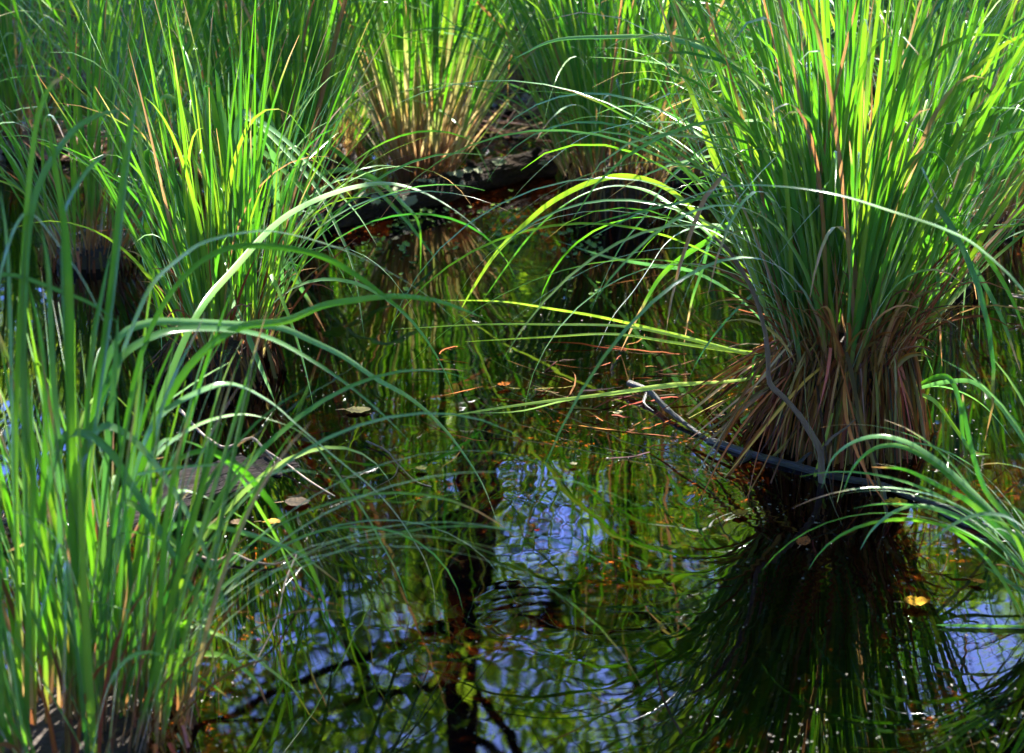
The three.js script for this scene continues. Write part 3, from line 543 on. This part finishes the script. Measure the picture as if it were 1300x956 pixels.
[
  [455, 523, 34, 26, 0.1, [0.08, 0.085, 0.045], 'olive grey oval leaf floating near the pale folded twig'],
  [1135, 643, 34, 30, 0.05, [0.60, 0.40, 0.02], 'yellow leaf floating before the long black stick'],
  [1163, 770, 32, 28, -0.1, [0.58, 0.34, 0.02], 'orange yellow leaf floating in dark water past the black stick'],
  [345, 665, 26, 16, 0.2, [0.62, 0.38, 0.10], 'curled tan leaf floating between the thin twigs'],
  [535, 598, 17, 15, 0.3, [0.62, 0.55, 0.22], 'small pale yellow leaf floating at the slim twig'],
  [682, 677, 9, 8, 0.6, [0.60, 0.05, 0.02], 'tiny red leaf floating on the dark open water'],
  [784, 526, 14, 12, 0.2, [0.62, 0.60, 0.50], 'small whitish petal floating by the short dark stick'],
  [728, 592, 12, 10, 0.1, [0.60, 0.60, 0.52], 'white petal floating in the middle of the pool'],
  [1240, 742, 22, 12, -0.5, [0.42, 0.20, 0.02], 'narrow rusty leaf floating below the leaning blades'],
  [378, 640, 36, 34, 0.2, [0.05, 0.04, 0.04], 'dull grey round leaf afloat past the sunken log'],
  [392, 562, 20, 22, 0.2, [0.05, 0.045, 0.04], 'dark round leaf afloat beside the pale crooked twig'],
  [640, 492, 22, 14, 0.5, [0.45, 0.15, 0.02], 'rust orange leaf afloat beside the fallen blades'],
  [1020, 690, 30, 20, 1.1, [0.30, 0.09, 0.02], 'sunken rust red leaf in front of the stool'],
  [940, 655, 24, 18, 0.4, [0.40, 0.24, 0.03], 'ochre leaf afloat by the black stick tip'],
  [300, 668, 22, 18, 0.4, [0.17, 0.13, 0.12], 'pinkish grey leaf stuck at the sunken log'],
  [597, 163, 26, 18, 0.4, [0.70, 0.58, 0.02], 'bright yellow leaf caught behind the log'],
  [1150, 577, 18, 22, 0.4, [0.30, 0.20, 0.14], 'curled brown leaf hanging at the side of the stool'],
].forEach(([x, y, w, h, turn, c, label], i) => {
  const p = y === 577 ? onPlane(x, y, V(A.x, 0, A.z + 0.12), 0) : y === 163 ? onGround(x, y).add(V(0, 0.05, 0)) : at(x, y), m = mpp(p);
  p.y = Math.max(p.y, 0.005);
  const g = thing('fallen_leaf', label, 'leaf', p, 'leaves fallen on the water');
  g.rotation.y = turn; if (y === 577 || y === 163) g.rotation.x = 1.0;
  const L = w * m * 0.95, W = h * m * 0.85;
  part('leaf_blade', leafGeometry(L, W, 600 + i, (i % 3) * 0.12 + 0.02), leafPaint(...c), g);
  part('stalk', tube([V(-L * 0.5, 0.002, 0), V(-L * 0.7, 0.003, L * 0.05), V(-L * 0.9, 0.002, L * 0.02)], L * 0.014, 6, 5, 0, 1), stalkMat, g);
});
function scatter(name, label, category, geo, mat, n, seed, place, colour) {
  const R = rng(seed), o = new THREE.InstancedMesh(geo, mat, n), d = new THREE.Object3D(), c = new THREE.Color(); let k = 0;
  for (let tries = 0; k < n && tries < n * 40; tries++) { if (!place(R, d)) continue; d.updateMatrix(); o.setMatrixAt(k, d.matrix); c.setRGB(...colour(R)); o.setColorAt(k, c); k++; }
  o.count = k; o.name = numbered(name); o.castShadow = o.receiveShadow = true; o.userData = { kind: 'stuff', label, category }; scene.add(o);
}
const litterMat = new THREE.MeshPhysicalMaterial({ name: 'litter', color: 0xffffff, side: THREE.DoubleSide, roughness: 0.6, clearcoat: 0.4, clearcoatRoughness: 0.25, map: leafSpots });
const litterCol = R => { const v = R(), k = R.r(0.35, 1); return (v < 0.35 ? [0.22, 0.13, 0.085] : v < 0.6 ? [0.34, 0.24, 0.19] : v < 0.8 ? [0.12, 0.075, 0.055] : v < 0.92 ? [0.42, 0.34, 0.29] : [0.38, 0.15, 0.03]).map(c => c * k); };
scatter('leaf_litter', 'brown and pinkish dead leaves strewn over the wet mud', 'leaf litter', leafGeometry(0.05, 0.034, 900, 0.35), litterMat, 6400, 901, (R, d) => {
  const p = R() < 0.12 ? at(R.r(0, 420), R.r(560, 760)) : at(R.r(-60, 1360), Math.pow(R(), 0.7) * 480 - 30); const h = ground(p.x, p.z); if (h < -0.012) return false;
  d.position.set(p.x, h + 0.006 + 0.012 * R(), p.z); d.rotation.set(R.n() * 0.7, R() * 6.28, R.n() * 0.7); d.scale.setScalar(R.r(0.5, 1.3)); return true;
}, litterCol);
scatter('dead_straw', 'broken dead stems lying over the mud', 'straw', new THREE.CylinderGeometry(0.0022, 0.0014, 0.2, 5, 1), new THREE.MeshStandardMaterial({ name: 'straw', roughness: 0.7 }), 2600, 902, (R, d) => {
  const p = at(R.r(-60, 1360), Math.pow(R(), 0.7) * 480 - 30); const h = ground(p.x, p.z); if (h < -0.03) return false;
  d.position.set(p.x, Math.max(h, 0) + 0.012 + 0.03 * R(), p.z); d.rotation.set(R.n() * 0.3, R() * 6.28, 1.57 + R.n() * 0.5, 'YXZ'); d.scale.set(R.r(0.6, 1.4), R.r(0.3, 1.5), R.r(0.6, 1.4)); return true;
}, R => mix(R() < 0.5 ? S1 : S3, S2, R()).map(c => c * R.r(0.5, 1.1)));
scatter('sunken_litter', 'rust brown leaves and needles sunk under the water', 'sunken litter', leafGeometry(0.05, 0.03, 903, 0.3), litterMat, 1300, 904, (R, d) => {
  const p = at(R.r(-60, 1360), R.r(330, 980)); const h = ground(p.x, p.z); if (h > -0.03) return false;
  d.position.set(p.x, h + 0.008, p.z); d.rotation.set(R.n() * 0.5, R() * 6.28, R.n() * 0.5); d.scale.setScalar(R.r(0.5, 1.3)); return true;
}, R => { const k = R.r(0.3, 1); return (R() < 0.6 ? [0.22, 0.085, 0.02] : [0.10, 0.055, 0.025]).map(c => c * k); });
scatter('floating_specks', 'tiny specks and bud scales floating on the water', 'floating specks', leafGeometry(0.006, 0.004, 905, 0.2), litterMat, 1500, 906, (R, d) => {
  const p = at(R.r(-20, 1320), R.r(320, 970)); if (noise(p.x * 2.2, p.z * 2.2, 77) < R.r(0.25, 0.8)) return false;
  d.position.set(p.x, 0.0022, p.z); d.rotation.set(0, R() * 6.28, 0); d.scale.setScalar(R.r(0.3, 1.2) * R.r(0.5, 1.1)); return true;
}, R => { const k = R.r(0.15, 0.6); return (R() < 0.5 ? [0.35, 0.26, 0.18] : R() < 0.5 ? [0.14, 0.2, 0.04] : [0.5, 0.45, 0.38]).map(c => c * k); });
scatter('water_weed', 'small bright green weed leaves at the dark water edge under the log', 'water weed', leafGeometry(0.02, 0.014, 908, 0.3), new THREE.MeshPhysicalMaterial({ name: 'weed_leaf', side: THREE.DoubleSide, roughness: 1, transmission: 0.4, thickness: 0, clearcoat: 0.3 }), 260, 909, (R, d) => {
  const p = at(650 + R.n() * 240, 305 + R.n() * 60); if (noise(p.x * 6, p.z * 6, 88) < 0.45 + 0.2 * R()) return false;
  d.position.set(p.x, 0.004 + 0.015 * R() * R(), p.z); d.rotation.set(R.n() * 0.7, R() * 6.28, R.n() * 0.7); d.scale.setScalar(R.r(0.3, 1.1)); return true;
}, R => mix([0.04, 0.12, 0.01], [0.14, 0.25, 0.02], R()));
{
  const R = rng(907), gs = [];
  for (let k = 0; k < 150; k++) {
    const p = at(830 + R.n() * 260, 500 + R.n() * 90), a = R.n() * 0.9 + (R() < 0.5 ? 3.14 : 0), L = R.r(0.04, 0.22), pts = [], bend = R.n() * 1.6; let q = p.clone(), d = a; q.y = R.r(-0.004, 0.004);
    for (let i = 0; i < 8; i++) { pts.push(q.clone()); d += bend / 8 + R.n() * 0.15; q.x += Math.cos(d) * L / 7; q.z += Math.sin(d) * L / 7; q.y = Math.max(-0.012, Math.min(0.01, q.y + R.n() * 0.004)); }
    const c = (R() < 0.6 ? [0.22, 0.075, 0.016] : [0.10, 0.055, 0.025]).map(x => x * R.r(0.3, 1));
    gs.push(bladeGeometry(pts, R.r(0.0015, 0.005), { side: V(0, 0, 1), twist0: R.n(), twist: R.n() * 3, neck: 0.8, pow: 3, keel: 0.4, color: () => c }));
  }
  const m = part('floating_straw', mergeGeometries(gs), strawMat, scene, 'stuff'); m.userData.label = 'rusty bent straws afloat beside the stool of dead leaves'; m.userData.category = 'floating straw';
}

// ------------------------------------------------------------------ trees around the pool
const leafMat = new THREE.MeshPhysicalMaterial({ name: 'tree_leaf', color: 0xffffff, vertexColors: true, side: THREE.DoubleSide, roughness: 1, transmission: 0.5, thickness: 0, ior: 1.35 });
function treeParts(seed, h, r0, crownLo, spreadR, leaves, leafS) {
  const R = rng(seed), trunkPath = [];
  for (let i = 0; i <= 6; i++) trunkPath.push(V(R.n() * 0.12 * i / 2, h * 0.92 * i / 6 - 0.3, R.n() * 0.12 * i / 2));
  const trunk = tube(trunkPath, t => r0 * (1.25 - 0.25 * smooth(0, 0.08, t)) * (1 - 0.85 * t), 26, 14, 0.08, seed);
  const tc = new THREE.CatmullRomCurve3(trunkPath), limbs = [], tips = [];
  for (let k = 0; k < 26; k++) {
    const t = crownLo + (0.98 - crownLo) * (k + R()) / 26, p = tc.getPointAt(t), a = k * 2.4 + R.n() * 0.6, L = spreadR * (1.05 - 0.75 * (t - crownLo) / (1 - crownLo)) * R.r(0.7, 1.15), up = R.r(0.05, 0.6);
    const e1 = p.clone().add(V(Math.cos(a) * L * 0.5, L * up * 0.5, Math.sin(a) * L * 0.5)), e2 = p.clone().add(V(Math.cos(a + R.n() * 0.3) * L, L * up * 0.7 - 0.1, Math.sin(a + R.n() * 0.3) * L));
    const lr = r0 * 0.28 * (1 - t * 0.7);
    for (let q = 0; q < 5; q++) {                          // bare twigs along the limb
      const c = e1.clone().lerp(q < 2 ? p : e2, R()), dir = V(R.n(), R.n() * 0.8, R.n()).multiplyScalar(0.9);
      limbs.push(tube([c, c.clone().addScaledVector(dir, 0.5).add(V(R.n() * 0.1, R.n() * 0.1, R.n() * 0.1)), c.clone().add(dir)], u => 0.009 * (1 - 0.8 * u), 5, 4, 0, seed));
    }
    limbs.push(tube([p, e1, e2], q => lr * (1 - 0.85 * q) + 0.004, 8, 6, 0.05, seed + k));
    for (let q = 0; q < 4; q++) { const u = 0.4 + 0.6 * q / 3, c = u < 0.5 ? p.clone().lerp(e1, u * 2) : e1.clone().lerp(e2, u * 2 - 1); tips.push(c.add(V(R.n() * 0.5, R.n() * 0.35, R.n() * 0.5))); }
  }
  const pos = new Float32Array(leaves * 12), col = new Float32Array(leaves * 12), idx = [], d = V(0, 0, 0), s = V(0, 0, 0), e = new THREE.Euler(), m = new THREE.Matrix4();
  for (let i = 0; i < leaves; i++) {
    const c = tips[Math.floor(R() * tips.length)], x = c.x + R.n() * 0.40, y = c.y + R.n() * 0.28, z = c.z + R.n() * 0.40, ls = leafS * R.r(0.6, 1.2);
    m.makeRotationFromEuler(e.set(R.n() * 1.2, R() * 6.283, R.n() * 1.2)); d.set(ls, 0, 0).applyMatrix4(m); s.set(0, ls * 0.12, ls * 0.42).applyMatrix4(m);
    const k = i * 12, P = [[-1, 0], [-0.1, 1], [1, 0], [-0.1, -1]];
    P.forEach(([a, b], j) => { pos[k + j * 3] = x + d.x * a + s.x * b; pos[k + j * 3 + 1] = y + d.y * a + s.y * b; pos[k + j * 3 + 2] = z + d.z * a + s.z * b; });
    const v = R(), cc = v < 0.6 ? mix([0.26, 0.47, 0.016], [0.38, 0.58, 0.022], R()) : mix([0.14, 0.32, 0.02], [0.42, 0.56, 0.03], R());
    for (let j = 0; j < 4; j++) { col[k + j * 3] = cc[0]; col[k + j * 3 + 1] = cc[1]; col[k + j * 3 + 2] = cc[2]; }
    idx.push(i * 4, i * 4 + 1, i * 4 + 2, i * 4, i * 4 + 2, i * 4 + 3);
  }
  const crown = new THREE.BufferGeometry(); crown.setAttribute('position', new THREE.BufferAttribute(pos, 3)); crown.setAttribute('color', new THREE.BufferAttribute(col, 3)); crown.setIndex(idx); crown.computeVertexNormals();
  return { trunk, limbs: mergeGeometries(limbs), crown };
}
// spots kept sunlit: leaves on their sun lines are left out of the crowns
const gaps = [[270, 230, 0.5, .24], [340, 190, 0.45, .15], [490, 100, 0.3, .5], [540, 150, .2, .3], [1030, 220, 0.45, .34], [1090, 120, .6, .22], [780, 415, 0, .2], [1080, 60, .7, .12], [960, 200, 0.4, .12], [1180, 120, .7, .1], [700, 100, 0.3, .15], [600, 185, 0.05, .16], [740, 190, 0.05, .12], [1240, 430, 0, .12], [330, 645, 0, .08], [760, 500, 0, .2], [100, 450, 0.4, .42], [40, 300, .6, .2], [150, 720, .2, .2], [60, 650, .3, .12], [250, 700, .2, .1], [450, 290, .4, .1], [140, 160, 0.1, .2], [1110, 490, .2, .06], [430, 400, .3, .07], [960, 690, 0, .06]]
  .map(([x, y, h, r]) => [at(x, y, h), r]);
const toSun = V(0, 0, 0), acrossA = V(0, 1, 0).cross(SUN).normalize(), acrossB = SUN.clone().cross(acrossA);
const open = w => fbm(w.dot(acrossA) * 1.9 + 40, w.dot(acrossB) * 1.9 + 17, 2, 7) > 0.43;  // noise clears crown leaves in patches to shape the dapples
const inGap = w => gaps.some(([t, r]) => { toSun.subVectors(w, t); const k = toSun.dot(SUN); return toSun.addScaledVector(SUN, -k).lengthSq() < r * r; });
function gapped(geo, matrix) {  // crown without the leaves that would shade the chosen spots
  const p = geo.attributes.position, c = geo.attributes.color, w = V(0, 0, 0), pos = [], col = [], idx = [];
  for (let i = 0; i < p.count; i += 4) {
    w.fromBufferAttribute(p, i).applyMatrix4(matrix); if (inGap(w)) continue;
    const k = pos.length / 3;
    for (let j = i; j < i + 4; j++) { pos.push(p.getX(j), p.getY(j), p.getZ(j)); col.push(c.getX(j), c.getY(j), c.getZ(j)); }
    idx.push(k, k + 1, k + 2, k, k + 2, k + 3);
  }
  const g = new THREE.BufferGeometry(); g.setAttribute('position', new THREE.Float32BufferAttribute(pos, 3)); g.setAttribute('color', new THREE.Float32BufferAttribute(col, 3)); g.setIndex(idx); g.computeVertexNormals();
  return g;
}
const kinds = [treeParts(301, 11, 0.19, 0.36, 2.6, 15000, 0.06), treeParts(302, 9, 0.09, 0.30, 2.0, 13000, 0.055), treeParts(303, 6, 0.06, 0.12, 1.7, 12000, 0.055), treeParts(304, 7, 0.07, 0.03, 2.5, 17000, 0.11)];
function tree(kind, x, z, turn, s, label) {
  const g = thing(kind === 3 ? 'added_bush' : 'swamp_tree', label, kind === 3 ? 'bush' : 'tree', V(x, ground(x, z), z), 'trees around the pool'); g.rotation.y = turn; g.scale.setScalar(s);
  part('trunk', kinds[kind].trunk, barkMat, g); part('limbs', kinds[kind].limbs, barkMat, g); g.updateMatrixWorld(true);
  part('crown', z < -9 && z > -13.5 && Math.abs(x) < 4 ? gapped(kinds[kind].crown, g.matrixWorld) : kinds[kind].crown, leafMat, g);
  return g;
}
tree(0, -0.25, -9.7, 2.3, 1, 'tall thick trunked tree whose dark trunk mirrors in the pool');
const others = [[1, 0.95, -12.9, 1.05], [1, -1.35, -11.6, 1.15], [1, -2.9, -11.5, 1], [1, 2.6, -12.2, 1.05], [2, 1.3, -14.0, 1.0], [0, 5.2, -14.5, 1], [0, -5.6, -14.0, 1.05], [2, -1.9, -15.5, 1.0], [2, 4.4, -17, 1.3], [2, -4.6, -18.5, 1.4], [0, 8.5, -19, 1.2], [0, -9.5, -19, 1.2], [0, 2.8, -24, 1.2], [2, 0.2, -19, 1.3], [2, 7, -12, 1], [2, -7.5, -11.5, 1], [2, 1.6, -20, 1.1], [2, -2.6, -21, 1.2], [2, 3.6, -13.4, 0.7], [2, -1.2, -12.6, 0.6], [2, 11, -22, 1.6], [2, -12, -22, 1.6], [0, -1.5, -26, 1.3], [0, 6, -27, 1.4], [0, -6.5, -27, 1.4]];
others.forEach(([k, x, z, s], i) => tree(k, x, z, i * 1.7, s, ['tall leafy tree standing beyond the pool', 'slim leafy tree standing beyond the pool', 'low branching leafy tree standing beyond the pool'][k]));
// trees added over the pool for shade, leaves cut away where sun should fall
function addedShadeTree(seed, x, z, h, cx, cz, cr, leaves, label) {
  const R = rng(seed), g = thing('swamp_tree', label, 'tree', V(x, ground(x, z), z), 'trees around the pool'), o = g.position;
  const top = V((cx - x) * 0.6, h * 0.8, (cz - z) * 0.6);
  part('trunk', tube([V(0, -0.3, 0), V(R.n() * 0.1, h * 0.3, R.n() * 0.1), top], t => 0.19 * (1 - 0.7 * t), 20, 12, 0.08, seed), barkMat, g);
  const limbs = [], tips = [];
  for (let k = 0; k < 26; k++) {
    const a = R() * 6.283, q = Math.sqrt(R()) * cr, e = V(cx - x + Math.cos(a) * q, h * R.r(0.72, 1.12), cz - z + Math.sin(a) * q), s0 = top.clone().multiplyScalar(R.r(0.75, 1));
    limbs.push(tube([s0, s0.clone().lerp(e, 0.5).add(V(0, 0.3, 0)), e], u => 0.045 * (1 - 0.85 * u) + 0.004, 8, 6, 0.05, seed + k));
    for (let u = 0; u < 5; u++) tips.push(s0.clone().lerp(e, 0.45 + 0.6 * u / 4).add(V(R.n() * 0.5, R.n() * 0.4, R.n() * 0.5)));
  }
  part('limbs', mergeGeometries(limbs), barkMat, g);
  const pos = [], col = [], idx = [], d = V(0, 0, 0), sd = V(0, 0, 0), e = new THREE.Euler(), m = new THREE.Matrix4(), w = V(0, 0, 0);
  for (let i = 0; i < leaves; i++) {
    const c = R.pick(tips), p = V(c.x + R.n() * 0.55, c.y + R.n() * 0.35, c.z + R.n() * 0.55), ls = R.r(0.045, 0.085);
    m.makeRotationFromEuler(e.set(R.n() * 0.8, R() * 6.283, R.n() * 0.8)); const cc = mix([0.10, 0.22, 0.018], [0.18, 0.30, 0.025], R());
    w.copy(p).add(o);
    if (w.y < 5.0 || open(w) || inGap(w)) continue;
    d.set(ls, 0, 0).applyMatrix4(m); sd.set(0, ls * 0.12, ls * 0.5).applyMatrix4(m);
    const k = pos.length / 3;
    for (const [a, b] of [[-1, 0], [-0.1, 1], [1, 0], [-0.1, -1]]) { pos.push(p.x + d.x * a + sd.x * b, p.y + d.y * a + sd.y * b, p.z + d.z * a + sd.z * b); col.push(...cc); }
    idx.push(k, k + 1, k + 2, k, k + 2, k + 3);
  }
  const geo = new THREE.BufferGeometry(); geo.setAttribute('position', new THREE.Float32BufferAttribute(pos, 3)); geo.setAttribute('color', new THREE.Float32BufferAttribute(col, 3)); geo.setIndex(idx); geo.computeVertexNormals();
  part('crown', geo, leafMat, g);
}
addedShadeTree(401, 5.4, -9.8, 8.6, 2.6, -8.4, 3.4, 34000, 'leaning tree added to dapple the sedges, beside the pool');
addedShadeTree(402, -5.2, -3.2, 7.5, -3.0, -3.4, 2.8, 38000, 'unseen leaning tree added for shade over the tall broad bladed tussock');
addedShadeTree(403, 5.0, -4.6, 7.5, 3.0, -4.4, 2.8, 36000, 'unseen leaning tree added for shade over the large stool tussock');
addedShadeTree(405, 7.0, -14.2, 9.5, 3.6, -12.6, 3.0, 24000, 'leaning tree added to shade the far tussocks');
addedShadeTree(404, 0.8, 2.6, 8, 0.2, -0.6, 3.2, 40000, 'unseen leaning tree added for shade over the open water');
[[0, 6.5, -1, 1], [0, -7.5, 0, 1], [1, 4.5, 3.5, 1.1], [0, -3.5, 5, 1.1], [2, 2, 6, 1.2], [2, -7, 4, 1.2], [2, 7.5, 4, 1.2], [0, 0.5, 9, 1.2], [2, 7.5, -6, 1.2]].forEach(([k, x, z, s], i) => tree(k, x, z, i * 2.3 + 1, s, ['tall leafy tree of the wood added to cut skylight on the near side of the pool', 'slim leafy tree of the wood added to cut skylight on the near side of the pool', 'low branching leafy tree of the wood added to cut skylight on the near side of the pool'][k]));  // unseen trees added behind and beside the camera to lower sky fill
[[-6, 1.5], [-8, -4.5], [-9.5, -8.5], [-4.5, 4.6], [-1.2, 5.6], [2.6, 5.2], [5.6, 2.6], [6.8, -2.2], [7.4, -6.4], [-7.5, 8], [0.8, 9], [7.5, 7.5], [-10, 2], [10, 1], [9.5, -9.5], [-10.5, -12], [11, -14], [-8, -17.5], [8, -17], [-13, -18], [14, -20], [-4.5, -22], [4.8, -22], [0.2, -24], [-9, -25], [9.5, -25], [-16, -25], [17, -26]]
  .forEach(([x, z], i) => tree(3, x, z, i * 1.9, 0.9 + 0.35 * hash(i, 3, 1) + (z < -16 ? 0.25 : 0), 'dense leafy bush added around the pool to block skylight'));  // bushes added in a ring to shut out skylight

renderer.render(scene, camera);
